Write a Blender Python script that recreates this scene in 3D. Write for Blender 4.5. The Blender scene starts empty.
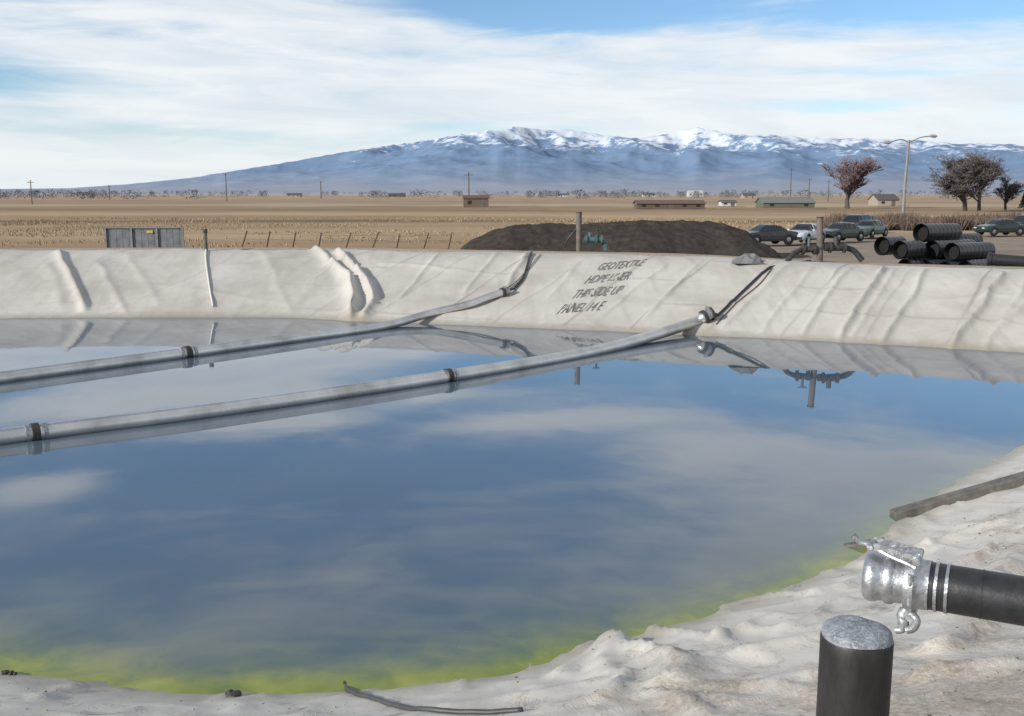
import bpy, math, random, bmesh
import numpy as np
from mathutils import Vector, Matrix
random.seed(7); rng=np.random.RandomState(7)
scene=bpy.context.scene
scene.view_settings.view_transform='Standard'
scene.view_settings.look='None'; scene.view_settings.exposure=0
# ---------------------------------------------------------------- camera
F=1000.0; PITCH=math.radians(9.37); CZ=3.2
cam=bpy.data.cameras.new('camera'); camo=bpy.data.objects.new('camera',cam)
scene.collection.objects.link(camo)
cam.sensor_width=36; cam.lens=F/1024*36; cam.clip_end=60000; cam.clip_start=0.1
camo.location=(0,0,CZ); camo.rotation_euler=(math.radians(90)-PITCH,0,0)
scene.camera=camo
cp,sp=math.cos(PITCH),math.sin(PITCH)
def ray(u,v):
    t=(358-v)/F
    return np.array([(u-512)/F, cp+t*sp, -sp+t*cp])
def PY(u,v,y):
    d=ray(u,v); return np.array([0,0,CZ])+d*(y/d[1])
def GZ(u,v,z):
    d=ray(u,v); return np.array([0,0,CZ])+d*((z-CZ)/d[2])
# ---------------------------------------------------------------- noise
def _grad(ix,iy,seed):
    n=(ix.astype(np.int64)*374761393+iy.astype(np.int64)*668265263+seed*1442695041)&0xffffffff
    n=((n^(n>>13))*1274126177)&0xffffffff
    n=n^(n>>16)
    a=(n&0xffff)/65536.0*2*np.pi
    return np.cos(a),np.sin(a)
def perlin(x,y,seed=0):
    x=np.asarray(x,float); y=np.asarray(y,float)
    x0=np.floor(x); y0=np.floor(y); fx=x-x0; fy=y-y0
    sx=fx*fx*fx*(fx*(fx*6-15)+10); sy=fy*fy*fy*(fy*(fy*6-15)+10)
    r=[]
    for dx in(0,1):
        for dy in(0,1):
            gx,gy=_grad(x0+dx,y0+dy,seed); r.append(gx*(fx-dx)+gy*(fy-dy))
    a=r[0]*(1-sy)+r[1]*sy; b=r[2]*(1-sy)+r[3]*sy
    return (a*(1-sx)+b*sx)*1.5
def fbm(x,y,o=4,seed=0,g=.5):
    s=0;a=1
    for i in range(o):
        s=s+a*perlin(x*2**i,y*2**i,seed+i*17); a*=g
    return s
def ridged(x,y,o=4,seed=0,g=.5):
    s=0;a=1;t=0
    for i in range(o):
        s=s+a*(1-np.abs(perlin(x*2**i,y*2**i,seed+i*17))*2); t+=a; a*=g
    return s/t
def sstep(a,b,x):
    t=np.clip((x-a)/(b-a),0,1); return t*t*(3-2*t)
# ---------------------------------------------------------------- pond outline (waterline), z = 0
PL=[(-26,23.2),(-13.3,25.8),(-6,25.9),(-4.1,25.2),(4.4,22.6),(10.4,20.1),(13.6,18.6),(13.2,17.2),(10,15.6),(8,13.9),(6.5,12.4),(4.9,10.8),
    (3.9,9.5),(2.99,8.43),(1.98,7.55),(1.25,7.03),(.6,6.7),(-.15,6.25),(-1.05,6.08),(-2.03,6.03),(-2.7,6.1),(-3.46,6.33),(-7,7.2),(-14,9.5),(-24,12),(-28,17)]
def chaikin(p):
    o=[]
    for i in range(len(p)):
        a=np.array(p[i]);b=np.array(p[(i+1)%len(p)]); o+= [a*.8+b*.2,a*.2+b*.8]
    return o
POND=np.array(chaikin([np.array(q,float) for q in PL]))
def seg_d(x,y,a,b):
    ax,ay=a;bx,by=b; dx,dy=bx-ax,by-ay
    t=np.clip(((x-ax)*dx+(y-ay)*dy)/(dx*dx+dy*dy+1e-12),0,1)
    return np.hypot(x-ax-t*dx,y-ay-t*dy),t
def sd(x,y):
    x=np.asarray(x,float);y=np.asarray(y,float)
    d=np.full(x.shape,1e9); ins=np.zeros(x.shape,bool)
    n=len(POND)
    for i in range(n):
        a=POND[i];b=POND[(i+1)%n]
        dd,_=seg_d(x,y,a,b); d=np.minimum(d,dd)
        c=((a[1]>y)!=(b[1]>y))&(x<(b[0]-a[0])*(y-a[1])/(b[1]-a[1]+1e-12)+a[0])
        ins^=c
    return np.where(ins,-d,d)
def berm(d,x,y):
    up=np.clip(d,-6,None)/3.0
    k=.09; top=1.5-.15*sstep(4,10,x)*sstep(13,17,y)
    h=-np.log(np.exp(-up/k)+np.exp(-top/k))*k
    return h-2.0*sstep(5.9,11.5,d)
def baseH(x,y): return berm(sd(x,y),x,y)
def R(u,v,lift=0):
    for dv in range(0,12):
        d=ray(u,v+dv); t=np.arange(2,33.5,.012)
        X=d[0]*t;Y=d[1]*t;Z=CZ+d[2]*t
        h=baseH(X,Y)
        if (Z<h).any():
            k=np.argmax(Z<h); return np.array([X[k],Y[k],h[k]+lift])
    return np.array([X[-1],Y[-1],h[-1]+lift])
FOLDPX=[ # u1,v1,u2,v2,h,w
 (57,251,86,311,.17,.09),(50,262,62,312,.05,.25),(98,262,126,314,.05,.10),(125,252,160,306,.03,.12),(205,250,213,312,.03,.1),
 (230,266,310,258,.03,.1),(150,285,260,300,.02,.12),(0,262,40,256,.02,.1),(262,250,290,312,.03,.12),
 (308,248,330,262,.15,.12),(330,262,350,280,.24,.14),(350,280,353,319,.34,.14),(336,252,356,268,.2,.11),(356,268,374,304,.27,.12),(374,304,366,318,.17,.14),
 (378,262,470,272,.03,.08),(400,300,440,254,.05,.06),(462,296,500,254,.05,.07),(500,300,530,253,.08,.09),(548,300,580,262,.03,.07),
 (560,314,640,264,.04,.05),(600,318,668,264,.05,.05),(640,322,700,264,.06,.06),(680,310,740,304,.03,.08),
 (720,330,790,266,.07,.06),(760,334,812,268,.05,.06),(800,338,850,268,.08,.06),(840,342,884,268,.15,.07),(851,344,896,268,.05,.05),
 (880,346,928,270,.11,.06),(950,352,1006,274,.15,.07),(985,352,1030,276,.06,.06),(930,300,1010,297,.03,.08),
 (1000,330,1060,278,.1,.08),
 # near bank
 (560,676,602,650,.07,.10),(602,650,648,660,.11,.11),(648,660,700,690,.09,.12),(606,655,618,700,.07,.07),(520,700,600,684,.05,.08),
 (690,646,800,618,.06,.07),(720,612,800,596,.04,.06),(745,668,870,640,.08,.09),(700,702,830,672,.05,.07),(800,600,870,572,.05,.06),
 (838,566,900,560,.05,.07),(880,540,1010,474,.05,.08),(870,560,1010,520,.06,.08),(930,612,1024,560,.08,.09),
 (890,660,1010,626,.08,.08),(780,640,860,600,.05,.07),(640,700,720,716,.06,.08),(420,706,540,692,.03,.06),(560,716,640,690,.04,.06),(660,625,730,650,.05,.07),
 (960,560,1024,530,.05,.06),(900,690,1024,664,.07,.07),(930,530,960,600,.04,.06),(760,690,860,700,.05,.07)]
FOLDS=[]
for (a,b,c,d,h,w) in FOLDPX:
    p=R(a,b);q=R(c,d)
    FOLDS.append((p[:2],q[:2],h,w))
def seams(x,y,d):
    """welded seams and factory fold creases on the far banks: returns 0..1"""
    jx=.10*fbm(x*.5,y*.5,2,301)
    s=x*.943-y*.332 - .27*d + jx
    k=np.round(s/1.7)
    t=np.abs(s/1.7-k)*1.7
    m=np.where(np.mod(k*7+3,5)<3,1.0,.5)
    a=np.exp(-(t/.035)**2)*m*(.35+.65*sstep(-.4,.2,perlin(x*.4+k*3.1,y*.4,303)))
    dd=d+.10*fbm(x*.35,y*.35,3,305)+.04*s
    k2=np.round(dd/1.35); t2=np.abs(dd-k2*1.35)
    b=np.exp(-(t2/.04)**2)*sstep(-.25,.3,perlin(x*.3,y*.3+k2*5.7,307))*.6
    return np.maximum(a,b)*sstep(13,17,y)*sstep(0,.3,d)*(1-sstep(4.7,5.0,d))*(.35+.65*sstep(-7,-3,x))
def linerH(x,y,d=None):
    x=np.asarray(x,float);y=np.asarray(y,float)
    if d is None: d=sd(x,y)
    h=berm(d,x,y)
    near=1-sstep(12,16,y)
    wx=x+.08*fbm(x*.6,y*.6,2,5); wy=y+.08*fbm(x*.6,y*.6,2,9)
    sx=x+.16*near*fbm(x*1.3,y*1.3,2,55); sy=y+.16*near*fbm(x*1.3,y*1.3,2,59)
    wx=np.where(near>.5,sx,wx); wy=np.where(near>.5,sy,wy)
    for (p,q,hh,w) in FOLDS:
        Ln=math.hypot(q[0]-p[0],q[1]-p[1])
        m=(np.abs(x-(p[0]+q[0])/2)<Ln/2+1.2)&(np.abs(y-(p[1]+q[1])/2)<Ln/2+1.2)
        if not m.any(): continue
        dd,t=seg_d(wx[m],wy[m],p,q)
        env=sstep(-.05,.12,t)*(1-sstep(.9,1.05,t)*.8)
        h[m]+=hh*env*np.exp(-(dd/w)**1.3)
    act=sstep(-.6,.4,d)
    s=x*.943-y*.332-.2*d
    h+=act*(.035*fbm(x*.4,y*.4,2,31)+.012*(ridged(x*.55+y*.25,y*.35-x*.2,2,41)**4)*(1-near*.3))
    h+=act*(1-near)*.020*np.clip(ridged(s*.7,d*.16+x*.05,2,47),0,1)**6*sstep(-.2,.4,perlin(x*.25,y*.25,49))
    h+=.016*seams(x,y,d)
    h+=near*(.030*np.clip(ridged(x*.7-y*.5,y*1.0+x*.4,2,77),0,1)**5+.022*np.clip(ridged(x*1.5+y*.9,y*1.1-x*.9,2,79),0,1)**6+.006*fbm(x*3,y*3,3,88)+.014*sstep(2,4.5,d)*fbm(x*2,y*2,4,91))
    return h
# ---------------------------------------------------------------- materials helpers
MATS={}
def newmat(name):
    m=bpy.data.materials.new(name); m.use_nodes=True
    nt=m.node_tree; b=nt.nodes['Principled BSDF']; return m,nt,b
def N(nt,t,**k):
    n=nt.nodes.new(t)
    for a,b in k.items(): setattr(n,a,b)
    return n
def L(nt,a,b): nt.links.new(a,b)
def ramp(nt,fac,stops):
    r=nt.nodes.new('ShaderNodeValToRGB'); e=r.color_ramp.elements
    while len(e)<len(stops): e.new(.5)
    for i,(p,c) in enumerate(stops):
        e[i].position=p; e[i].color=(c if len(c)==4 else (*c,1)) if hasattr(c,'__len__') else (c,c,c,1)
    L(nt,fac,r.inputs[0]); return r.outputs[0]
def mix(nt,f,a,b,mode='MIX'):
    n=nt.nodes.new('ShaderNodeMix'); n.data_type='RGBA'; n.blend_type=mode
    for s,v in((n.inputs[0],f),(n.inputs[6],a),(n.inputs[7],b)):
        if isinstance(v,bpy.types.NodeSocket): L(nt,v,s)
        elif hasattr(v,'__len__'): s.default_value=(*v,1) if len(v)==3 else v
        else: s.default_value=v
    return n.outputs[2]
def math_(nt,op,a,b=None,c=None,clamp=False):
    n=nt.nodes.new('ShaderNodeMath'); n.operation=op; n.use_clamp=clamp
    for i,v in enumerate((a,b,c)):
        if v is None: continue
        if isinstance(v,bpy.types.NodeSocket): L(nt,v,n.inputs[i])
        else: n.inputs[i].default_value=v
    return n.outputs[0]
def noise(nt,vec,scale,detail=4,rough=.5,dist=0):
    n=N(nt,'ShaderNodeTexNoise'); n.inputs['Scale'].default_value=scale; n.inputs['Detail'].default_value=detail
    n.inputs['Roughness'].default_value=rough; n.inputs['Distortion'].default_value=dist
    if vec is not None: L(nt,vec,n.inputs['Vector'])
    return n.outputs[0]
def mapping(nt,vec,s=(1,1,1),r=(0,0,0)):
    n=N(nt,'ShaderNodeMapping'); n.inputs['Scale'].default_value=s; n.inputs['Rotation'].default_value=r
    L(nt,vec,n.inputs['Vector']); return n.outputs[0]
def bump(nt,b,h,strength=.3,dist=.02):
    n=N(nt,'ShaderNodeBump'); n.inputs['Strength'].default_value=strength; n.inputs['Distance'].default_value=dist
    L(nt,h,n.inputs['Height']); L(nt,n.outputs[0],b.inputs['Normal']); return n
def simple(name,col,rough=.6,metal=0,var=.25,scale=6,bmp=0,spec=None):
    if name in MATS: return MATS[name]
    m,nt,b=newmat(name); g=N(nt,'ShaderNodeTexCoord').outputs['Object']
    n=noise(nt,g,scale,5,.6)
    c=np.array(col)
    o=ramp(nt,n,[(.3,tuple(c*(1-var))),(.7,tuple(np.minimum(c*(1+var),1)))])
    L(nt,o,b.inputs['Base Color']); b.inputs['Roughness'].default_value=rough; b.inputs['Metallic'].default_value=metal
    if spec is not None: b.inputs['Specular IOR Level'].default_value=spec
    if bmp: bump(nt,b,n,bmp,.02)
    MATS[name]=m; return m
# ---------------------------------------------------------------- mesh builder
class MB:
    def __init__(s): s.v=[];s.f=[];s.m=[]
    def add(s,vs,fs,m=0):
        o=len(s.v); s.v+= [tuple(map(float,p)) for p in vs]
        for f in fs: s.f.append([i+o for i in f]); s.m.append(m)
    def box(s,c,d,m=0,M=None):
        x,y,z=d[0]/2,d[1]/2,d[2]/2
        vs=[Vector((sx*x,sy*y,sz*z)) for sz in(-1,1) for sx,sy in((-1,-1),(1,-1),(1,1),(-1,1))]
        if M is not None: vs=[M@q for q in vs]
        vs=[q+Vector(c) for q in vs]
        s.add(vs,[(3,2,1,0),(4,5,6,7),(0,1,5,4),(1,2,6,5),(2,3,7,6),(3,0,4,7)],m)
    def seg(s,p,q,r1,r2,n=3,m=0,cap=False):
        p=Vector(p);q=Vector(q);d=(q-p)
        if d.length<1e-6: return
        d.normalize(); a=d.orthogonal().normalized(); b=d.cross(a)
        vs=[];
        for (c,r) in((p,r1),(q,r2)):
            for i in range(n):
                t=2*math.pi*i/n; vs.append(c+(a*math.cos(t)+b*math.sin(t))*r)
        fs=[(i,(i+1)%n,(i+1)%n+n,i+n) for i in range(n)]
        if cap: fs+=[tuple(range(n-1,-1,-1)),tuple(range(n,2*n))]
        s.add(vs,fs,m)
    def tube(s,pts,r,n=12,m=0,cap=True):
        pts=[Vector(p) for p in pts]; k=len(pts)
        rs=r if hasattr(r,'__len__') else [r]*k
        vs=[];up=None
        for i,p in enumerate(pts):
            d=(pts[min(i+1,k-1)]-pts[max(i-1,0)]).normalized()
            if up is None: a=d.cross(Vector((0,0,1))); a=a.normalized() if a.length>1e-3 else Vector((1,0,0))
            else: a=(up-d*up.dot(d)).normalized()
            up=a;b=d.cross(a)
            for j in range(n):
                t=2*math.pi*j/n; vs.append(p+(a*math.cos(t)+b*math.sin(t))*rs[i])
        fs=[(i*n+j,i*n+(j+1)%n,(i+1)*n+(j+1)%n,(i+1)*n+j) for i in range(k-1) for j in range(n)]
        if cap: fs+=[tuple(range(n-1,-1,-1)),tuple(range((k-1)*n,k*n))]
        s.add(vs,fs,m)
    def obj(s,name,mats,smooth=False,parent=None,bevel=0,auto=None):
        me=bpy.data.meshes.new(name); me.from_pydata(s.v,[],s.f)
        for mt in mats: me.materials.append(mt)
        me.polygons.foreach_set('material_index',s.m)
        if smooth: me.polygons.foreach_set('use_smooth',[True]*len(s.f))
        me.update(); o=bpy.data.objects.new(name,me); scene.collection.objects.link(o)
        if parent: o.parent=parent
        if bevel:
            bv=o.modifiers.new('b','BEVEL'); bv.width=bevel; bv.segments=2; bv.limit_method='ANGLE'
        if auto:
            me.polygons.foreach_set('use_smooth',[True]*len(s.f))
            try: me.set_sharp_from_angle(angle=math.radians(auto))
            except Exception: pass
        return o
def empty(name,loc=(0,0,0)):
    o=bpy.data.objects.new(name,None); scene.collection.objects.link(o); o.location=loc; return o
def interp(pts,n=8):
    P=[np.array(p,float) for p in pts]; P=[2*P[0]-P[1]]+P+[2*P[-1]-P[-2]]; o=[]
    for i in range(1,len(P)-2):
        a,b,c,d=P[i-1:i+3]
        for k in range(n):
            t=k/n; o.append(.5*((2*b)+(-a+c)*t+(2*a-5*b+4*c-d)*t*t+(-a+3*b-3*c+d)*t**3))
    o.append(P[-2]); return o
def grid_obj(name,X,Y,Z,mat,keep=None,attrs=None,smooth=True):
    ny,nx=X.shape
    idx=np.arange(nx*ny).reshape(ny,nx)
    f=np.stack([idx[:-1,:-1],idx[:-1,1:],idx[1:,1:],idx[1:,:-1]],-1).reshape(-1,4)
    if keep is not None:
        kf=(keep[:-1,:-1]&keep[:-1,1:]&keep[1:,1:]&keep[1:,:-1]).reshape(-1); f=f[kf]
    used,inv=np.unique(f.reshape(-1),return_inverse=True)
    co=np.stack([X.reshape(-1),Y.reshape(-1),Z.reshape(-1)],-1)[used].astype(np.float32)
    f=inv.reshape(-1,4).astype(np.int32)
    me=bpy.data.meshes.new(name)
    me.vertices.add(len(co)); me.vertices.foreach_set('co',co.reshape(-1))
    me.loops.add(f.size); me.loops.foreach_set('vertex_index',f.reshape(-1))
    me.polygons.add(len(f)); me.polygons.foreach_set('loop_start',np.arange(0,f.size,4,dtype=np.int32))
    me.polygons.foreach_set('loop_total',np.full(len(f),4,dtype=np.int32))
    me.update(calc_edges=True); me.validate()
    if smooth: me.polygons.foreach_set('use_smooth',np.ones(len(me.polygons),bool))
    for k,a in (attrs or {}).items():
        at=me.attributes.new(k,'FLOAT','POINT'); at.data.foreach_set('value',a.reshape(-1)[used].astype(np.float32))
    me.materials.append(mat)
    o=bpy.data.objects.new(name,me); scene.collection.objects.link(o); return o
# ---------------------------------------------------------------- sun + sky
SE=math.radians(24); SA=math.radians(238)
sund=Vector((math.sin(SA)*math.cos(SE),math.cos(SA)*math.cos(SE),math.sin(SE)))
sl=bpy.data.lights.new('sun','SUN'); sl.energy=4.6; sl.angle=math.radians(.5); sl.color=(1,.945,.875)
so=bpy.data.objects.new('sun',sl); scene.collection.objects.link(so); so.rotation_euler=(-sund).to_track_quat('-Z','Y').to_euler()
w=bpy.data.worlds.new('World'); scene.world=w; w.use_nodes=True
nt=w.node_tree; bg=nt.nodes['Background']
sky=N(nt,'ShaderNodeTexSky'); sky.sky_type='NISHITA'; sky.sun_disc=False; sky.sun_elevation=SE; sky.sun_rotation=SA
sky.air_density=1.0; sky.dust_density=1.0; sky.altitude=1200
STR=.1; bg.inputs['Strength'].default_value=STR
g=N(nt,'ShaderNodeTexCoord').outputs['Generated']
sx=N(nt,'ShaderNodeSeparateXYZ'); L(nt,g,sx.inputs[0])
M=lambda op,a,b=None,c=None,clamp=False: math_(nt,op,a,b,c,clamp)
az=M('MULTIPLY',M('ARCTAN2',sx.outputs[0],sx.outputs[1]),57.2958)
el=M('MULTIPLY',M('ARCSINE',sx.outputs[2]),57.2958)
def comb(a,b,c=0):
    n=N(nt,'ShaderNodeCombineXYZ')
    for i,v in enumerate((a,b,c)):
        if isinstance(v,bpy.types.NodeSocket): L(nt,v,n.inputs[i])
        else: n.inputs[i].default_value=v
    return n.outputs[0]
tilt=M('ADD',el,M('MULTIPLY',az,.05))
n1=noise(nt,comb(M('MULTIPLY',az,.045),M('MULTIPLY',tilt,.22),1.3),1,9,.58,.6)
n2=noise(nt,comb(M('MULTIPLY',az,.12),M('MULTIPLY',M('ADD',el,M('MULTIPLY',az,-.04)),.85),5.1),1,8,.6,.8)
def mr(v,a,b,c,d):
    n=N(nt,'ShaderNodeMapRange'); n.interpolation_type='SMOOTHSTEP'
    L(nt,v,n.inputs[0])
    for i,k in enumerate((a,b,c,d)): n.inputs[i+1].default_value=k
    return n.outputs[0]
bias=mr(el,7.0,10.5,.175,-.07)
bias=M('ADD',bias,mr(el,17.5,23,0,.13))
bias=M('ADD',bias,mr(el,30,60,0,-.12))
bias=M('ADD',bias,M('MULTIPLY',mr(az,3,17,0,.25),mr(el,11.5,14,0,1)))
def gs(a0,e0,sa,se,amp,tl=0):
    x=M('DIVIDE',M('SUBTRACT',az,a0),sa)
    y=M('DIVIDE',M('SUBTRACT',M('ADD',el,M('MULTIPLY',M('SUBTRACT',az,a0),tl)),e0),se)
    return M('MULTIPLY',M('EXPONENT',M('MULTIPLY',M('ADD',M('MULTIPLY',x,x),M('MULTIPLY',y,y)),-1)),amp)
for a in [(1.5,13.0,6.5,.5,.30,.06),(-14,12.6,5,.6,.36,-.02),(-26,15.3,3.2,.9,.34,0),(-20,10.9,9,1.0,.36,0),(-14,9.3,12,1,.2,0),(-4,11.4,7,.6,.2,0),
          (2.5,9.6,7,1.0,-.26,.0),(-27,5.6,5,.9,-.24,0),(18,4.6,5,.5,-.16,0),(-6,7.5,5,.5,-.2,.1),(16,6.4,8,.35,-.16,.06),(-20,3.2,9,.4,-.12,0),(-1,3.6,8,.35,-.12,.03),
          (22,9.2,6,.7,-.16,0),(-6,15.8,10,1.6,-.14,0)]:
    bias=M('ADD',bias,gs(*a))
s=M('ADD',M('ADD',M('MULTIPLY',n1,.6),M('MULTIPLY',n2,.4)),bias)
mask=mr(s,.40,.70,0,.93)
shade=noise(nt,comb(M('MULTIPLY',az,.09),M('MULTIPLY',tilt,.6),9.7),1,7,.6,.5)
cc=ramp(nt,shade,[(.3,(7.2,7.9,8.6)),(.6,(9.1,9.35,9.5))])
dim=mr(el,12,27,1,.60)
cc=mix(nt,1.0,cc,comb(dim,dim,dim),'MULTIPLY')
skyc=mix(nt,1.0,sky.outputs[0],(1.0,1.25,1.45),'MULTIPLY')
hz=mr(el,-1,6,.6,0)
col=mix(nt,mask,skyc,cc)
col=mix(nt,hz,col,(8.2,8.7,9.1))
L(nt,col,bg.inputs[0])
# ---------------------------------------------------------------- ground
m_ground,nt,b=newmat('ground_field')
geo=N(nt,'ShaderNodeNewGeometry').outputs['Position']
sp3=N(nt,'ShaderNodeSeparateXYZ'); L(nt,geo,sp3.inputs[0])
n_big=noise(nt,mapping(nt,geo,(.004,.02,1)),1,6,.6,.3)
n_mid=noise(nt,mapping(nt,geo,(.03,.12,1)),1,6,.65)
n_f=noise(nt,geo,.9,6,.7); n_s=noise(nt,geo,14,4,.7)
field=ramp(nt,n_big,[(.3,(.30,.20,.12)),(.48,(.41,.29,.175)),(.62,(.50,.365,.23)),(.75,(.35,.25,.16))])
field=mix(nt,ramp(nt,n_mid,[(.35,.0),(.65,.6)]),field,(.25,.17,.10))
field=mix(nt,ramp(nt,n_f,[(.35,.0),(.7,.45)]),field,(.22,.16,.10))
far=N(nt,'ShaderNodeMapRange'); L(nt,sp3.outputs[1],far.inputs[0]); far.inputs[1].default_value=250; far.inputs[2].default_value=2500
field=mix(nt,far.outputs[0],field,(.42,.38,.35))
yb=math_(nt,'ADD',sp3.outputs[1],math_(nt,'MULTIPLY',n_mid,14))
def band(y0,hw,amt,c):
    global field
    bm_=math_(nt,'SUBTRACT',1,math_(nt,'DIVIDE',math_(nt,'ABSOLUTE',math_(nt,'SUBTRACT',yb,y0)),hw),clamp=True)
    field=mix(nt,math_(nt,'MULTIPLY',bm_,amt),field,c)
band(142,9,.8,(.09,.078,.042)); band(235,25,.55,(.16,.125,.08)); band(180,14,.5,(.54,.42,.27)); band(320,40,.5,(.50,.41,.30)); band(440,45,.5,(.22,.18,.14)); band(108,7,.4,(.48,.37,.24))
yard=ramp(nt,noise(nt,geo,.25,5,.6),[(.3,(.21,.17,.13)),(.7,(.33,.27,.21))])
ym=N(nt,'ShaderNodeMapRange'); ym.interpolation_type='SMOOTHSTEP'
L(nt,math_(nt,'ADD',sp3.outputs[0],math_(nt,'MULTIPLY',n_mid,8)),ym.inputs[0]); ym.inputs[1].default_value=2; ym.inputs[2].default_value=12
ym2=N(nt,'ShaderNodeMapRange'); ym2.interpolation_type='SMOOTHSTEP'
L(nt,yb,ym2.inputs[0]); ym2.inputs[1].default_value=95; ym2.inputs[2].default_value=110; ym2.inputs[3].default_value=1; ym2.inputs[4].default_value=0
field=mix(nt,math_(nt,'MULTIPLY',ym.outputs[0],ym2.outputs[0]),field,yard)
near=N(nt,'ShaderNodeAttribute'); near.attribute_name='dshore'
nm=N(nt,'ShaderNodeMapRange'); L(nt,near.outputs['Fac'],nm.inputs[0]); nm.inputs[1].default_value=9; nm.inputs[2].default_value=14; nm.inputs[3].default_value=1; nm.inputs[4].default_value=0
soil=ramp(nt,n_s,[(.3,(.24,.19,.14)),(.7,(.46,.39,.30))])
field=mix(nt,nm.outputs[0],field,soil)
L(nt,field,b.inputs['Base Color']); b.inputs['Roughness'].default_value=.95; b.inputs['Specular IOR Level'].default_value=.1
bump(nt,b,n_s,.5,.03)
def geomspace(a,b,n): return list(np.geomspace(a,b,n))
xs=np.array([-x for x in geomspace(24.5,22000,60)][::-1]+list(np.arange(-24,24.1,.4))+geomspace(24.5,22000,60))
ys=np.array([-x for x in geomspace(10.4,3000,30)][::-1]+list(np.arange(-10,45.1,.4))+geomspace(45.5,26000,90))
X,Y=np.meshgrid(xs,ys); D=sd(X,Y)
Z=berm(D,X,Y)+.04*fbm(X*.3,Y*.3,3,3)*sstep(6,9,D)
Z-= .4*(1-sstep(4.2,5.4,D)) 
Z+= sstep(60,200,D)*(.35*fbm(X*.02,Y*.02,3,12))
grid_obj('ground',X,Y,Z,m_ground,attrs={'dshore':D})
# ---------------------------------------------------------------- liner
m_liner,nt,b=newmat('liner_fabric')
geo=N(nt,'ShaderNodeNewGeometry').outputs['Position']
def attr(n_): 
    a_=N(nt,'ShaderNodeAttribute'); a_.attribute_name=n_; return a_.outputs['Fac']
dsh=attr('dshore'); nb=attr('nearbank'); sa_=attr('seam_crease_shade')
nA=noise(nt,geo,.55,6,.6,.4); nB=noise(nt,geo,4,6,.65); nC=noise(nt,geo,28,5,.7)
base=ramp(nt,nA,[(.3,(.42,.39,.34)),(.5,(.52,.49,.435)),(.72,(.59,.565,.51))])
base=mix(nt,math_(nt,'MULTIPLY',nb,.7),base,(.60,.57,.51))
base=mix(nt,ramp(nt,nB,[(.45,0.0),(.75,.3)]),base,(.42,.365,.30))
st=noise(nt,mapping(nt,geo,(3.2,.5,.5),(0,0,.25)),1,5,.6)
base=mix(nt,ramp(nt,st,[(.5,0.0),(.72,.4)]),base,(.34,.31,.27))
base=mix(nt,math_(nt,'MULTIPLY',sa_,.6),base,(.19,.175,.155))  # dark weld lines, with the shade of fold creases painted in too
wl=N(nt,'ShaderNodeMapRange'); L(nt,math_(nt,'ADD',dsh,math_(nt,'MULTIPLY',nB,-.3)),wl.inputs[0])
wl.inputs[1].default_value=-.12; wl.inputs[2].default_value=.22; wl.inputs[3].default_value=.6; wl.inputs[4].default_value=0
base=mix(nt,wl.outputs[0],base,(.24,.21,.14))
sm=math_(nt,'ADD',math_(nt,'MULTIPLY',noise(nt,geo,1.5,8,.72,.5),1.5),math_(nt,'MULTIPLY',dsh,.12))
sm01=N(nt,'ShaderNodeMapRange'); L(nt,sm,sm01.inputs[0]); sm01.inputs[1].default_value=.88; sm01.inputs[2].default_value=1.12
smask=math_(nt,'MULTIPLY',sm01.outputs[0],nb)
soilc=ramp(nt,nC,[(.3,(.20,.155,.115)),(.5,(.37,.31,.245)),(.72,(.56,.50,.42))])
base=mix(nt,math_(nt,'MULTIPLY',smask,.85),base,soilc)
dk=ramp(nt,noise(nt,geo,2.4,8,.75,.8),[(.57,0.0),(.68,.8)])
base=mix(nt,math_(nt,'MULTIPLY',dk,nb),base,(.17,.13,.10))
specks=ramp(nt,noise(nt,geo,60,3,.6),[(.64,0.0),(.70,1.0)])
base=mix(nt,math_(nt,'MULTIPLY',specks,math_(nt,'MULTIPLY',nb,.55)),base,(.14,.10,.08))
L(nt,base,b.inputs['Base Color']); b.inputs['Roughness'].default_value=.48; b.inputs['Specular IOR Level'].default_value=.35
hh=math_(nt,'ADD',math_(nt,'MULTIPLY',nB,.3),math_(nt,'MULTIPLY',nA,1.0))
hh=math_(nt,'ADD',hh,math_(nt,'MULTIPLY',math_(nt,'MULTIPLY',nC,smask),.8))
bump(nt,b,hh,.35,.05)
xs=np.concatenate([np.arange(-26,-14,.2),np.arange(-14,-6,.07),np.arange(-6,13.5,.045),np.arange(13.5,21,.2)])
ys=np.concatenate([np.arange(.3,9,.04),np.arange(9,18,.12),np.arange(18,32.5,.06)])
X,Y=np.meshgrid(xs,ys); D=sd(X,Y); Z=linerH(X,Y,D)
edge=5.0+.3*fbm(X*.35,Y*.35,3,21)
edge=np.where(Y<10,6.5,edge)
NB=1-sstep(13,17,Y+np.abs(X)*.2)
grid_obj('pond_liner',X,Y,Z,m_liner,keep=(D>-1.2)&(D<edge),attrs={'dshore':D,'nearbank':NB,'seam_crease_shade':seams(X,Y,D)})
# ---------------------------------------------------------------- water
m_water,nt,b=newmat('pond_water')
geo=N(nt,'ShaderNodeNewGeometry').outputs['Position']
al=attr('algae')
n0=noise(nt,geo,.35,5,.6,.5); n1=noise(nt,geo,2.2,5,.6,.4)
bc=ramp(nt,n0,[(.3,(.080,.112,.150)),(.7,(.105,.135,.170))])
alm=math_(nt,'MULTIPLY',al,math_(nt,'ADD',math_(nt,'MULTIPLY',n1,1.4),.2),clamp=True)
bc=mix(nt,alm,bc,ramp(nt,n1,[(.35,(.15,.20,.02)),(.65,(.29,.31,.05))]))
dots=ramp(nt,noise(nt,geo,22,2,.5),[(.76,0.0),(.79,.5)])
bc=mix(nt,dots,bc,(.3,.3,.26))
L(nt,bc,b.inputs['Base Color']); b.inputs['IOR'].default_value=1.75
rr=ramp(nt,n0,[(.35,.01),(.7,.04)]); L(nt,rr,b.inputs['Roughness'])
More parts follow.
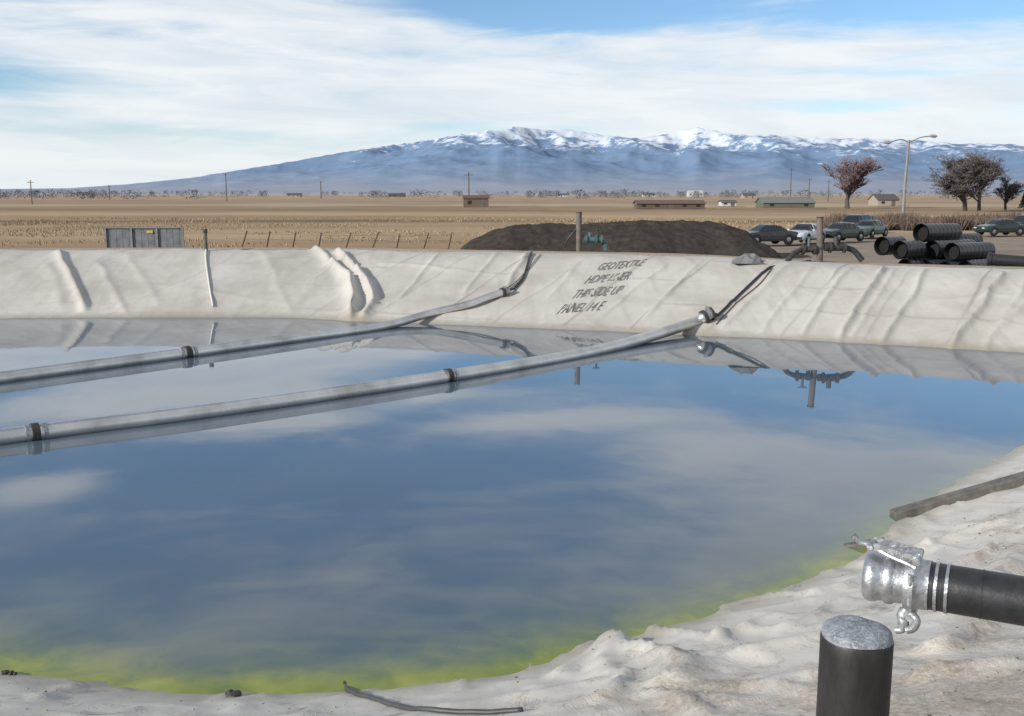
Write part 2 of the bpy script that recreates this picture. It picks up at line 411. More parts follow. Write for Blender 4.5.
bump(nt,b,noise(nt,geo,1.3,3,.5),.03,.02)
xs=np.arange(-29,16,.15); ys=np.concatenate([np.arange(4.5,9,.06),np.arange(9,30,.2)]); X,Y=np.meshgrid(xs,ys); D=sd(X,Y)
dn_=np.clip(-D,0,9); lf=1-sstep(-.5,2.5,X)
A=np.exp(-dn_/(.19+.10*lf))*(1-sstep(7.5,12,Y)*.8)*(1-sstep(13,15,Y))*(1+.35*lf)
A=A+.16*np.exp(-dn_/.9)*(1-sstep(7.5,12,Y))
grid_obj('pond_water',X,Y,X*0+0.0,m_water,keep=D<1.0,attrs={'algae':A})
# ---------------------------------------------------------------- mountains
SIL=[(-400,193),(-100,192),(80,190),(140,186),(200,180),(250,172),(300,164),(350,155),(400,148),(440,142),(480,136),(500,134),(520,131),(545,134),(570,134),(600,139),(635,142),(665,137),(690,131),(712,136),(735,139),(760,138),(800,142),(860,142),(900,144),(940,147),(980,147),(1024,150),(1200,158),(1500,170),(1900,185)]
saz=np.array([math.atan((u-512)/F/cp*1.0) for u,_ in SIL]); stn=np.array([max(0,(195.0-v)/F)*math.cos(a) for (u,v),a in zip(SIL,saz)])
AZ=np.linspace(math.radians(-38),math.radians(55),1200); RR=np.linspace(6500,15500,160)
A,Rr=np.meshgrid(AZ,RR)
prof=np.interp(A,saz,stn)
X=Rr*np.sin(A);Y=Rr*np.cos(A)
rn=(Rr-6500)/9000
shape=np.where(rn<.62,(rn/.62)**1.35,1-((rn-.62)/.38)**1.5*.8)
rg=ridged(X/2300,Y/2900,5,201,.45); fb=fbm(X/900,Y/900,4,211,.45)
Hm=prof*12100*shape*(.80+.46*(rg-.45)+.03*fb)
Hm+= prof*12100*.03*fbm(X/350,Y/350,3,222)*shape
tan=(Hm/Rr).max(axis=0); k=np.where(tan>1e-6,prof[0]/np.maximum(tan,1e-6),1)
ker=np.ones(11)/11; k=np.convolve(np.pad(k,5,mode='edge'),ker,'valid')
Hm*=k[None,:]
Hm-= 15*(prof<.001)
m_mtn,nt,b=newmat('mountain')
geo=N(nt,'ShaderNodeNewGeometry'); pos=geo.outputs['Position']
s3=N(nt,'ShaderNodeSeparateXYZ'); L(nt,pos,s3.inputs[0])
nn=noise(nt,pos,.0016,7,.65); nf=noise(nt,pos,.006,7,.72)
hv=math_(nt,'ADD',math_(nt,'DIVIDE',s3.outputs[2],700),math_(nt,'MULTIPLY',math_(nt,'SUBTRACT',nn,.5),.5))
body=ramp(nt,hv,[(.0,(.33,.34,.38)),(.15,(.25,.30,.38)),(.35,(.17,.25,.37)),(.8,(.165,.245,.37))])  # distance haze mixed into the colour: bluish, paler towards the foot
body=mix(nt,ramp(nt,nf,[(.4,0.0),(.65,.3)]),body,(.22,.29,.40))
snow=math_(nt,'ADD',math_(nt,'DIVIDE',s3.outputs[2],700),math_(nt,'MULTIPLY',math_(nt,'SUBTRACT',nf,.5),1.7))
snow=math_(nt,'ADD',snow,math_(nt,'MULTIPLY',math_(nt,'SUBTRACT',nn,.5),.6))
ax_=N(nt,'ShaderNodeMapRange'); L(nt,s3.outputs[0],ax_.inputs[0]); ax_.inputs[1].default_value=-1500; ax_.inputs[2].default_value=2500; ax_.inputs[3].default_value=-.08; ax_.inputs[4].default_value=.05
snow=math_(nt,'ADD',snow,ax_.outputs[0])
sm=ramp(nt,snow,[(.73,0.0),(.90,.85)])
colr=mix(nt,sm,body,(.70,.75,.82))
L(nt,colr,b.inputs['Base Color']); b.inputs['Roughness'].default_value=1; b.inputs['Specular IOR Level'].default_value=0
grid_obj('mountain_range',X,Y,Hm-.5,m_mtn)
# ---------------------------------------------------------------- common materials
galv,nt,b=newmat('galvanised_pipe'); tc=N(nt,'ShaderNodeNewGeometry').outputs['Position']
n=noise(nt,tc,1.5,7,.6,.3); n_=noise(nt,tc,18,4,.6)
L(nt,ramp(nt,n,[(.3,(.50,.48,.45)),(.5,(.70,.69,.67)),(.7,(.84,.83,.81))]),b.inputs['Base Color'])
b.inputs['Metallic'].default_value=.8; L(nt,ramp(nt,n_,[(.3,.26),(.7,.38)]),b.inputs['Roughness']); bump(nt,b,n_,.06,.02)
steel=simple('cast_aluminium',(.50,.51,.52),.38,.85,.3,25,.3)
zinc=simple('zinc_plate',(.38,.39,.40),.45,.7,.4,30,.4)
rubber=simple('black_rubber',(.022,.022,.024),.42,0,.35,20,.15)
poly=simple('black_polyethylene',(.04,.04,.043),.26,0,.3,5)
darkm=simple('dark_iron',(.06,.055,.05),.6,.3,.4,12,.3)
wood=simple('weathered_wood',(.13,.11,.095),.9,0,.35,5)
white=simple('white_rope',(.62,.60,.55),.8,0,.15,9)
teal=simple('teal_valve_paint',(.07,.12,.125),.5,0,.3,9)
# ---------------------------------------------------------------- floating pipes
def collar(mb,p,d,r,wd,m):
    p=np.array(p);d=np.array(d)/np.linalg.norm(d); mb.tube([p-d*wd/2,p+d*wd/2],r,20,m)
ZP=.07
a_=GZ(0,438,ZP); b_=GZ(450,376.5,ZP); ext=a_+(a_-b_)*.8
P2=[ext,a_,GZ(225,409.5,ZP),b_,GZ(600,350,ZP),R(690,329,.12),R(704,323.5,.15)]
mb=MB(); pts=interp(P2,12); mb.tube(pts,.120,24,0)
for (u,v) in[(35,433.6),(448,376.8)]:
    p=GZ(u,v,ZP); dd=b_-a_; dn=dd/np.linalg.norm(dd)
    collar(mb,p,dd,.143,.09,1); collar(mb,p+dn*.12,dd,.131,.05,2); collar(mb,p-dn*.1,dd,.129,.05,2)
e=pts[-1]; d=pts[-1]-pts[-2]; d/=np.linalg.norm(d)
collar(mb,e,d,.165,.08,1); collar(mb,e+d*.10,d,.13,.16,2); collar(mb,e+d*.2,d,.165,.05,1)
mb.box(e+d*.08+np.array([0,0,.17]),(.1,.08,.08),2); mb.box(e+d*.1+np.array([-.17,0,-.02]),(.08,.08,.13),2)
mb.obj('steel_pipeline',[galv,darkm,zinc],auto=40)
END2=e+d*.22
a_=GZ(0,378.5,ZP); b_=GZ(187,353.5,ZP); ext=a_+(a_-b_)*1.5
P1=[ext,a_,b_,GZ(300,338,ZP),GZ(380,327,ZP),R(430,318,.11),R(468,309,.12),R(488,302,.12),R(503,297,.12)]
mb=MB(); pts=interp(P1,12)
xx=GZ(300,338,0)[0]; rs=[.122 if p[0]<xx else .122-.03*min(1,(p[0]-xx)/3) for p in pts]
mb.tube(pts,rs,24,0)
p=GZ(187,353.5,ZP); dd=b_-a_; dn=dd/np.linalg.norm(dd)
collar(mb,p,dd,.150,.11,1); collar(mb,p+dn*.14,dd,.135,.06,2); collar(mb,p-dn*.14,dd,.135,.06,2)
e=pts[-1]; d=pts[-1]-pts[-2]; d/=np.linalg.norm(d)
collar(mb,e,d,.13,.08,1); collar(mb,e+d*.10,d,.1,.14,2); mb.box(e+np.array([.04,0,.12]),(.1,.09,.09),2)
mb.obj('steel_pipeline',[galv,darkm,zinc],auto=40)
END1=e+d*.15
def bankline(px,lift=.05,n=8):
    out=[]
    P=[R(u,v) for u,v in px]
    P=interp(P,n)
    for p in P:
        h=float(linerH(np.array([p[0]]),np.array([p[1]]))[0]); out.append(np.array([p[0],p[1],h+lift]))
    return out
mb=MB(); mb.tube([END1]+bankline([(514,290),(523,279),(527,268),(529,260),(532,254)],.04),.030,10,0)
mb.tube(bankline([(507,291),(518,281),(530,268),(541,255)],.03),.012,8,1)
mb.obj('discharge_hose',[rubber,wood],smooth=True)
mb=MB(); q=bankline([(718,317),(728,307),(742,293),(757,279),(770,269)],.03); mb.tube([END2]+q+[q[-1]+np.array([.55,.6,.02]),q[-1]+np.array([1.3,.9,.1])],.030,10,0)
mb.tube(bankline([(716,326),(738,302),(760,284),(772,270)],.02),.012,8,1)
mb.obj('discharge_hose',[rubber,wood],smooth=True)
mb=MB(); q=bankline([(206,251),(206,262),(208,278),(210,292),(213,308)],.025,10); mb.tube(q,.024,8,0); 
mb.obj('mooring_rope',[white],smooth=True)
mb=MB(); p=R(206,251); mb.tube([p,p+np.array([0,0,.62])],.06,10,0); mb.tube([p+np.array([0,0,.55]),p+np.array([0,0,.66])],.075,10,1); mb.obj('mooring_stake',[wood,darkm],auto=40)
# ---------------------------------------------------------------- printed block of text on the liner
O3=R(556,315)[:2]; E1=(R(606,310)[:2]-O3); E2=(R(604,262)[:2]-O3)
cu=bpy.data.curves.new('tmp','FONT'); cu.body='GEOTEXTILE\nHDPE LINER\nTHIS SIDE UP\nPANEL 14 E'; cu.size=1.0; cu.space_line=1.15; cu.resolution_u=2
to=bpy.data.objects.new('tmp',cu); scene.collection.objects.link(to)
dg=bpy.context.evaluated_depsgraph_get(); tm=to.evaluated_get(dg).to_mesh()
V=np.array([v.co[:] for v in tm.vertices]); Fc=[list(p.vertices) for p in tm.polygons]
to.evaluated_get(dg).to_mesh_clear(); bpy.data.objects.remove(to)
V[:,0]-=V[:,0].min(); V[:,1]-=V[:,1].min(); V[:,0]/=V[:,0].max(); V[:,1]/=V[:,1].max()
xy=O3+np.outer(V[:,0],E1)*1.0+np.outer(V[:,1],E2)*.97
hz_=linerH(xy[:,0],xy[:,1])+.012
mb=MB(); mb.add(np.column_stack([xy,hz_]),Fc,0)
mb.obj('printed_lettering',[simple('faded_black_paint',(.17,.16,.15),.7,0,.6,3)])
# dark box bars added for two dark bands on the near liner
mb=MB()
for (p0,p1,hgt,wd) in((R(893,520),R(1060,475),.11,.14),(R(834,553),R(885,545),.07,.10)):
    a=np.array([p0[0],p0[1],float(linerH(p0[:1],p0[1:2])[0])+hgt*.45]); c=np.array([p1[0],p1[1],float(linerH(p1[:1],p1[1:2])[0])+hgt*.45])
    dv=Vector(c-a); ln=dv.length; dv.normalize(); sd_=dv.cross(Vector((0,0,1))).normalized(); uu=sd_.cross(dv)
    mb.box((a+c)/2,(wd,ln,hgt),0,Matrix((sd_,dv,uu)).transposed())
mb.obj('dark_bar',[simple('dark_bar_grey',(.13,.12,.105),.85,0,.4,9,.4)],bevel=.01)
# ---------------------------------------------------------------- front post, hose and coupling
m_post,nt,b=newmat('black_post'); tc=N(nt,'ShaderNodeTexCoord').outputs['Object']
n=noise(nt,mapping(nt,tc,(10,10,3)),1,7,.7)
L(nt,ramp(nt,n,[(.35,(.014,.012,.012)),(.6,(.03,.026,.025)),(.8,(.09,.075,.068))]),b.inputs['Base Color']); b.inputs['Roughness'].default_value=.5; bump(nt,b,n,.6,.01)
m_conc,nt,b=newmat('concrete_fill'); tc=N(nt,'ShaderNodeTexCoord').outputs['Object']
n=noise(nt,tc,38,8,.8); n__=noise(nt,tc,130,4,.7)
L(nt,mix(nt,ramp(nt,n__,[(.5,0.0),(.65,.6)]),ramp(nt,n,[(.3,(.10,.11,.12)),(.5,(.24,.26,.29)),(.7,(.45,.47,.50))]),(.62,.64,.67)),b.inputs['Base Color']); b.inputs['Roughness'].default_value=.9; bump(nt,b,n__,.9,.01)
pt=PY(857,634,2.85); mb=MB(); r=.106
n=40; prof=[(r,-.9),(r,-.4),(r,-.05),(r,-.012),(r-.004,-.004),(r-.01,0),(r-.012,.003)]
vs=[];
for (rr_,zz) in prof:
    for j in range(n):
        a=2*math.pi*j/n; vs.append((rr_*math.cos(a),rr_*math.sin(a),zz))
fs=[(i*n+j,i*n+(j+1)%n,(i+1)*n+(j+1)%n,(i+1)*n+j) for i in range(len(prof)-1) for j in range(n)]
mb.add(vs,fs,0)
vs=[];rings=[(r-.002,-.004),(r-.006,.010),(r-.018,.020),(r-.035,.027),(r-.055,.031),(r-.075,.034),(.01,.036)]
for k_,(rr_,zz) in enumerate(rings):
    for j in range(n):
        a=2*math.pi*j/n; vs.append((rr_*math.cos(a),rr_*math.sin(a),zz+.003*math.sin(3*a+k_)))
fs=[(i*n+j,i*n+(j+1)%n,(i+1)*n+(j+1)%n,(i+1)*n+j) for i in range(len(rings)-1) for j in range(n)]+[tuple(range((len(rings)-1)*n,len(rings)*n))]
mb.add(vs,fs,1)
o=mb.obj('bollard_post',[m_post,m_conc],auto=40); o.location=pt
A0=PY(866,575,4.0); A1=PY(1024,601,3.72); ax=(A1-A0); ax/=np.linalg.norm(ax)
def at_(t): return A0+ax*t
HR=.097
mb=MB()
hp=[at_(.22),at_(.4),at_(.62),at_(.9)]
hp+= [np.array([2.9,2.35,1.72]),np.array([4.2,1.0,1.66]),np.array([7,-1,1.62])]
H=interp(hp,10); mb.tube(H,[HR*1.0]*len(H),28,0)
for t in (.27,.31): mb.tube([at_(t),at_(t+.012)],HR+.005,28,2)
mb.tube([at_(.44),at_(.446)],HR+.002,28,0)
S=at_
prof=[(.012,.02),(.010,.062),(.006,.074),(0.0,.078),(-.004,.086),(.004,.095),(.014,.101),(.03,.104),(.045,.101),(.055,.095),(.075,.094),(.08,.100),(.095,.104),(.112,.101),(.12,.093),(.15,.091),(.158,.112),(.175,.119),(.195,.119),(.205,.108),(.215,.102),(.25,.101)]
vs=[];n=36
axv=Vector(ax); upv=Vector((0,0,1)); upv=(upv-axv*upv.dot(axv)).normalized(); sdv=axv.cross(upv)
if sdv.y>0: sdv=-sdv
for (t,rr_) in prof:
    for j in range(n):
        a=2*math.pi*j/n; vs.append(Vector(S(t))+(sdv*math.cos(a)+upv*math.sin(a))*rr_)
fs=[(i*n+j,i*n+(j+1)%n,(i+1)*n+(j+1)%n,(i+1)*n+j) for i in range(len(prof)-1) for j in range(n)]
mb.add(vs,fs[:n*3],3); mb.add(vs,fs[n*3:],2); mb.add(vs[:n],[tuple(range(n))],3)
def LP(t,s_,u_): return np.array(Vector(S(t))+sdv*s_+upv*u_)
def bar(p,q,w,h,m=2):
    p=Vector(p);q=Vector(q); d=(q-p); ln=d.length; d.normalize(); s2=d.cross(upv).normalized(); u2=s2.cross(d)
    Mx=Matrix((s2,d,u2)).transposed(); mb.box((p+q)/2,(w,ln,h),m,Mx)
bar(LP(.20,.02,.122),LP(.0,.03,.145),.045,.014,1); bar(LP(.21,-.03,.125),LP(.02,-.02,.152),.012,.028,2); bar(LP(.20,.06,.12),LP(.03,.06,.15),.012,.03,2)
mb.tube([LP(.02,-.03,.147),LP(.02,.075,.147)],.011,10,1)
mb.tube(interp([LP(.02,.03,.147),LP(-.02,.035,.15),LP(-.04,.04,.165),LP(-.055,.04,.178)],5),[.013]*15+[.017],10,1)
mb.tube([LP(.10,-.05,.125),LP(.10,.07,.125)],.014,10,1); mb.tube([LP(.20,-.06,.118),LP(.20,.08,.118)],.016,10,1)
mb.tube(interp([LP(.03,.05,.145),LP(.09,.068,.125),LP(.15,.078,.11),LP(.20,.085,.095)],5),.009,8,2)
mb.box(LP(.185,.01,.122),(.06,.05,.035),2,Matrix((axv,sdv,upv)).transposed())
mb.tube(interp([LP(.17,.05,-.10),LP(.16,.06,-.13),LP(.165,.065,-.16),LP(.16,.06,-.185),LP(.135,.06,-.195)],6),[.026]*7+[.022]*9+[.015]*9,12,1)
mb.tube([LP(.19,-.0,-.115),LP(.19,.09,-.115)],.02,12,2)
mb.tube(interp([LP(.19,.08,-.10),LP(.215,.085,-.125),LP(.205,.085,-.16),LP(.18,.08,-.175)],6),.016,10,1)
mb.tube([LP(.185,.105,-.06),LP(.185,.105,.07)],.012,10,2)
o=mb.obj('suction_hose',[rubber,zinc,steel,simple('pipe_bore',(.03,.03,.03),.8)],auto=35)
# ---------------------------------------------------------------- small hose & debris on near shore
mb=MB(); q=bankline([(345,688),(352,693),(372,698),(395,705),(430,711),(480,713),(522,714)],.012,8); mb.tube(q,.016,10,0)
mb.tube([q[0]-np.array([.01,-.04,.0]),q[0]+np.array([0,0,.004])],.02,10,1); mb.obj('small_hose',[simple('grey_hose',(.06,.06,.06),.5),darkm],smooth=True)
def rock(mb,c,s,m=0,seed=0):
    rr=random.Random(seed)
    bm=bmesh.new(); bmesh.ops.create_icosphere(bm,subdivisions=1 if s<.03 else 2,radius=1)
    k=[rr.uniform(.6,1.1),rr.uniform(.6,1.1),rr.uniform(.4,.8)]
    vs=[(v.co.x*k[0]*s*rr.uniform(.85,1.15)+c[0],v.co.y*k[1]*s*rr.uniform(.85,1.15)+c[1],v.co.z*k[2]*s*rr.uniform(.85,1.15)+c[2]) for v in bm.verts]
    fs=[[v.index for v in f.verts] for f in bm.faces]; mb.add(vs,fs,m); bm.free()
for (u,v,s_) in[(238,697,.06),(10,676,.03)]:
    mb=MB(); p=R(u,v); p[2]=float(linerH(p[:1],p[1:2])[0])
    for i in range(5): rock(mb,(p[0]+random.uniform(-.06,.06),p[1]+random.uniform(-.01,.03),p[2]+.01),s_*random.uniform(.5,.9),0,i)
    mb.obj('dark_rock',[darkm])
mb=MB(); cnt=0
PX=rng.uniform(-4,5,30000);PYY=rng.uniform(2.5,9.5,30000); DD=sd(PX,PYY); PN=perlin(PX*1.1,PYY*1.1,4); HZ=linerH(PX,PYY,DD)
for x,y,d,pn,z in zip(PX,PYY,DD,PN,HZ):
    if cnt>=1800: break
    if d<.15 or d>5: continue
    if random.random()>.12+.16*d or pn<-.1: continue
    rock(mb,(x,y,z),random.choice([.004,.005,.006,.008,.012]),random.choice([0,0,1]),cnt); cnt+=1
mb.obj('gravel',[simple('pebble',(.34,.28,.21),.9),simple('dark_pebble',(.12,.10,.08),.9)])
# ---------------------------------------------------------------- pump / valve posts on far berm
def valvepost(name,u,vb,vt,y,k):
    root=PY(u,vb,y); top=PY(u,vt,y); h=top[2]-root[2]; mb=MB()
    root[2]-=.25; mb.tube([root,top],.085,12,0); mb.tube([top,top+np.array([0,0,.03])],.095,12,2)
    if k==0:
        b0=root+np.array([.15,0,h*.5])
        mb.tube([b0,b0+np.array([.5,.0,0])],.1,12,1); mb.tube([b0+np.array([.18,0,-.05]),b0+np.array([.18,0,.22])],.06,10,1)
        mb.tube([b0+np.array([.5,0,0]),b0+np.array([.62,0,-.08]),b0+np.array([.68,0,-.3])],.08,12,1)
        for t in(.04,.34,.5): mb.tube([b0+np.array([t,0,0]),b0+np.array([t+.05,0,0])],.15,14,1)
        mb.tube([b0+np.array([.42,0,.08]),b0+np.array([.42,0,.32])],.03,8,2)
        th=[b0+np.array([.42+.11*math.cos(a),.11*math.sin(a),.32]) for a in np.linspace(0,2*math.pi,14)]; mb.tube(th,.014,6,2)
        mb.tube(interp([root+np.array([-.1,0,h*.8]),root+np.array([-.35,0,h*.5]),root+np.array([-.42,-.1,.35])],5),.03,8,3)
        mb.tube([root+np.array([-.3,0,h*.75]),root+np.array([0,0,h*.75])],.03,8,3)
    else:
        b0=root+np.array([-.5,0,h*.5])
        mb.tube([b0,b0+np.array([.5,0,.03])],.09,12,2); 
        for t in(.0,.3): mb.tube([b0+np.array([t,0,0]),b0+np.array([t+.06,0,0])],.14,14,2)
        mb.tube([b0+np.array([-.02,0,0]),b0+np.array([-.25,-.1,-.1]),b0+np.array([-.45,-.25,-.3])],.07,10,2)
        mb.tube([b0+np.array([.18,0,.05]),b0+np.array([.18,0,.3])],.04,10,1); mb.box(b0+np.array([.18,0,.32]),(.24,.05,.04),1)
        c0=root+np.array([.1,0,h*.55]); mb.tube([c0,c0+np.array([.55,.05,0])],.1,12,2)
        mb.tube([c0+np.array([.3,0,0]),c0+np.array([.3,0,.28])],.07,10,2)
        for t in(.12,.5): mb.tube([c0+np.array([t,0,0]),c0+np.array([t+.05,0,0])],.15,14,2)
        mb.tube(interp([c0+np.array([.55,.05,0]),c0+np.array([.8,0,-.1]),c0+np.array([1.0,-.1,-.35])],5),.08,10,3)
    mb.obj(name,[wood,teal,darkm,rubber],auto=40)
valvepost('pump_valve_post',579,250,213,30.4,0)
valvepost('pump_valve_post',820,262,218,26.8,1)
mb=MB(); a=PY(988,259,27.0); b_=PY(1060,265,26.4); dd=b_-a
mb.tube([a,a+dd*.1,a+dd*.5,b_,b_+dd*2],.16,18,0); mb.tube([a-dd*.01,a+dd*.04],.19,18,0); 
mb.obj('black_outfall_pipe',[rubber],auto=40)
mb=MB(); c=R(748,262); n=9
vs=[(c[0]+(i/n-.5)*.9+random.uniform(-.03,.03),c[1]+(j/n-.5)*.8,c[2]+max(0,.3*(1-((i/n-.5)**2+(j/n-.5)**2)*4))*random.uniform(.5,1)-.02) for j in range(n+1) for i in range(n+1)]
mb.add(vs,[(j*(n+1)+i,j*(n+1)+i+1,(j+1)*(n+1)+i+1,(j+1)*(n+1)+i) for j in range(n) for i in range(n)],0)
mb.obj('crumpled_tarp',[simple('grey_tarp',(.17,.17,.17),.6)])
# ---------------------------------------------------------------- sheet metal panel (left)
c=PY(145,240,36)
mb=MB(); wdt=75*.036; zt=PY(145,227,36)[2]; zb=PY(145,252,36)[2]-.5
hgt=zt-zb
for i in range(24):
    x0=c[0]-wdt/2+wdt*i/24; off=.006 if i%2 else 0
    mb.box((x0+wdt/48,36+off,(zt+zb)/2),(wdt/24-.001,.03,hgt-.06),0)
mb.box((c[0],35.97,zt-.02),(wdt+.06,.06,.05),1); 
for sx_ in(-1,-.33,.33,1): mb.box((c[0]+sx_*(wdt/2+.03),35.965,(zt+zb)/2-.1),(.06,.07,hgt+.2),1)
mb.box((c[0]+.2,35.955,zt-.17),(.22,.01,.09),2)
mb.obj('corrugated_metal_panel',[simple('grey_sheet_metal',(.16,.165,.17),.55,.2,.3,4),simple('panel_frame',(.2,.2,.2),.6,.3),simple('yellow_label',(.45,.36,.10),.6)])
# ---------------------------------------------------------------- leaning fence
mb=MB(); tops=[]
for i,u in enumerate(range(238,462,26)):
    yy=40.0; base=PY(u,252,yy); base[2]-=.3; top=PY(u+7+random.uniform(-2,4),231+random.uniform(-1,3),yy); mb.tube([base,top],.028,6,0); tops.append((base,top))
for (a,b_) in zip(tops[:-1],tops[1:]):
    for t in(.9,.7): 
        p=a[0]*(1-t)+a[1]*t; q=b_[0]*(1-t)+b_[1]*t; mb.seg(p,q,.004,.004,3,0)
mb.obj('wire_fence',[simple('rusty_post',(.07,.05,.04),.8)])
# ---------------------------------------------------------------- soil pile
m_pile,nt,b=newmat('dark_topsoil'); tc=N(nt,'ShaderNodeNewGeometry').outputs['Position']
n=noise(nt,tc,2.2,9,.75); L(nt,ramp(nt,n,[(.3,(.032,.026,.022)),(.55,(.060,.050,.043)),(.75,(.11,.092,.08))]),b.inputs['Base Color']); b.inputs['Roughness'].default_value=1; b.inputs['Specular IOR Level'].default_value=.1; bump(nt,b,n,.6,.12)
xs=np.linspace(-6,18,300); ys=np.linspace(46,64,190); X,Y=np.meshgrid(xs,ys)
def silh(x):
    px=np.array([450,470,490,515,545,585,600,640,680,720,745,765,785]);pv=np.array([262,238,229,222,221,223,220,218,219,221,229,245,268])
    return np.interp(x,(px-512)*.0545,np.array([PY(512,v,54.5)[2] for v in pv]))
top=silh(X+.3*fbm(X*.5,Y*.5,2,61))+.5
cy=1-np.abs((Y-54.5)/(5.2+.8*fbm(X*.25,Y*0,2,62))); cy=np.clip(cy,-.4,1); cy=np.where(cy>0,1-(1-cy)**1.5,cy)
Z=top*np.clip(cy,-.2,1)*(1+.03*fbm(X*.8,Y*.8,3,63))+.05*fbm(X*1.6,Y*1.6,5,64)-.62
grid_obj('soil_pile',X,Y,Z,m_pile)
# ---------------------------------------------------------------- cars
def paint(name,c): 
    if name in MATS: return MATS[name]
    m,nt,b=newmat(name); b.inputs['Roughness'].default_value=.35
    tc=N(nt,'ShaderNodeTexCoord').outputs['Object']; n=noise(nt,tc,2,5,.6); L(nt,ramp(nt,n,[(.3,tuple(np.array(c)*.8)),(.7,tuple(np.array(c)*1.1))]),b.inputs['Base Color'])
    b.inputs['Coat Weight'].default_value=.6; b.inputs['Coat Roughness'].default_value=.08; b.inputs['Metallic'].default_value=.2; MATS[name]=m; return m
glass=simple('tinted_glass',(.02,.025,.028),.08,0,.2,2); tyre=simple('tyre',(.02,.02,.02),.9); rim=simple('wheel_rim',(.35,.35,.36),.35,.8)
lampm=simple('headlamp',(.6,.6,.58),.15); red=simple('tail_lamp',(.35,.02,.02),.3)
def car(col,loc,yaw,kind='sedan'):
    root=empty('parked_car',loc); root.rotation_euler=(0,0,yaw)
    if kind=='sedan':
        ST=[(-2.3,.42,.70,.72,.62,.5),(-2.22,.28,.86,.90,.78,.62),(-1.75,.24,.93,.98,.86,.66),(-1.35,.24,.95,1.03,.88,.62),(-.85,.22,.95,1.36,.88,.60),(-.3,.22,.94,1.43,.88,.61),(.25,.22,.93,1.42,.88,.61),(.55,.22,.92,1.30,.88,.60),(1.1,.22,.92,.98,.88,.66),(1.6,.24,.86,.90,.87,.66),(2.1,.28,.76,.80,.80,.6),(2.28,.4,.6,.62,.66,.5)]
        cab=range(3,8)
    else:
        ST=[(-2.25,.45,.8,.85,.70,.6),(-2.2,.32,.98,1.05,.86,.66),(-1.95,.28,1.0,1.58,.9,.68),(-1.2,.26,1.0,1.68,.9,.70),(-.3,.26,1.0,1.70,.9,.70),(.4,.26,1.0,1.66,.9,.68),(.65,.26,1.0,1.55,.9,.66),(1.15,.26,1.0,1.06,.9,.7),(1.7,.28,.95,1.0,.88,.7),(2.15,.32,.85,.9,.84,.66),(2.25,.45,.7,.72,.74,.6)]
        cab=range(1,7)
    mb=MB(); n=12; vs=[]
    for (x,zb,zs,zr,w_,wr) in ST:
        half=[(w_*.9,zb),(w_,zb+.14),(w_,(zb+zs)/2+.05),(w_*.97,zs),(wr+.02,zr-.06),(wr*.8,zr)]
        if zr-zs<.09: half[4]=(w_*.9,zs+.02); half[5]=(w_*.6,zr)
        for (yy,zz) in half: vs.append((x,-yy,zz))
        for (yy,zz) in reversed(half): vs.append((x,yy,zz))
    for i in range(len(ST)-1):
        a,b_=ST[i],ST[i+1]
        for j in range(n):
            m=0
            cabin=(a[3]-a[2]>.2) or (b_[3]-b_[2]>.2); both=(a[3]-a[2]>.2) and (b_[3]-b_[2]>.2)
            if cabin and j in(3,7): m=1
            if cabin and not both and j in(4,5,6): m=1
            if both and j in (4,5,6) and abs(a[3]-b_[3])>.1 and kind=='sedan' : m=1
            j2=(j+1)%n; mb.add([vs[i*n+j],vs[i*n+j2],vs[(i+1)*n+j2],vs[(i+1)*n+j]],[(0,3,2,1)],m)
    mb.add(vs[:n],[tuple(range(n))],0); mb.add(vs[-n:],[tuple(range(n-1,-1,-1))],0)
    body=mb.obj('body',[col,glass],parent=root)
    bm=bmesh.new(); bm.from_mesh(body.data); bmesh.ops.remove_doubles(bm,verts=bm.verts,dist=.001); bmesh.ops.recalc_face_normals(bm,faces=bm.faces); bm.to_mesh(body.data); bm.free()
    mb=MB()
    for s_ in(-1,1):
        for k_ in list(cab)[1:-1]:
            x,zb,zs,zr,w_,wr=ST[k_]; 
            if zr-zs>.25: mb.seg((x,s_*(w_*.975),zs),(x,s_*(wr+.03),zr-.05),.03,.03,4,0)
        mb.box((.75,s_*.98,.98),(.12,.16,.1),0)
        mb.box((ST[-1][0]-.06,s_*.5,.63),(.12,.3,.12),1); mb.box((ST[0][0]+.05,s_*.55,.72),(.12,.28,.13),2)
        mb.box((0,s_*.885,.3),(2.0,.03,.08),3)
    mb.box((ST[-1][0]-.02,0,.45),(.12,1.35,.14),3); mb.box((ST[0][0]+.02,0,.47),(.12,1.3,.14),3)
    mb.obj('trim',[col,lampm,red,tyre],parent=root,bevel=.01)
    mb=MB()
    for x in(-1.38,1.38):
        for s_ in(-1,1):
            c=np.array([x,s_*.80,.33]); e=np.array([0,s_*.1,0]); 
            mb.tube([c-e*.5+np.array([0,0,.02]),c+e*.85+np.array([0,0,.02])],.41,20,0)
            mb.tube([c-e*.8,c+e*.9,c+e*1.02],[.33,.33,.30],20,0); mb.tube([c+e*.9,c+e*1.06],[.2,.18],14,1)
    mb.obj('wheels',[tyre,rim],parent=root,auto=40)
    return root
ZG=-.5
green=paint('dark_green_paint',(.018,.035,.028)); silver=paint('silver_paint',(.55,.60,.65)); dgrey=paint('charcoal_paint',(.03,.032,.036)); wht=paint('white_paint',(.7,.71,.7)); olive=paint('green_paint',(.04,.08,.06))
def carat(col,u,y,yaw,kind='sedan'): car(col,((u-512)/F*y/cp*1.0,y,ZG),math.radians(yaw),kind)
carat(dgrey,761,74,200); carat(silver,799,76,232); carat(green,834,79,215); carat(olive,862,86,228); carat(dgrey,848,96,225,'suv')
carat(green,990,90,196); carat(dgrey,1016,96,200,'suv'); carat(wht,1060,92,200)
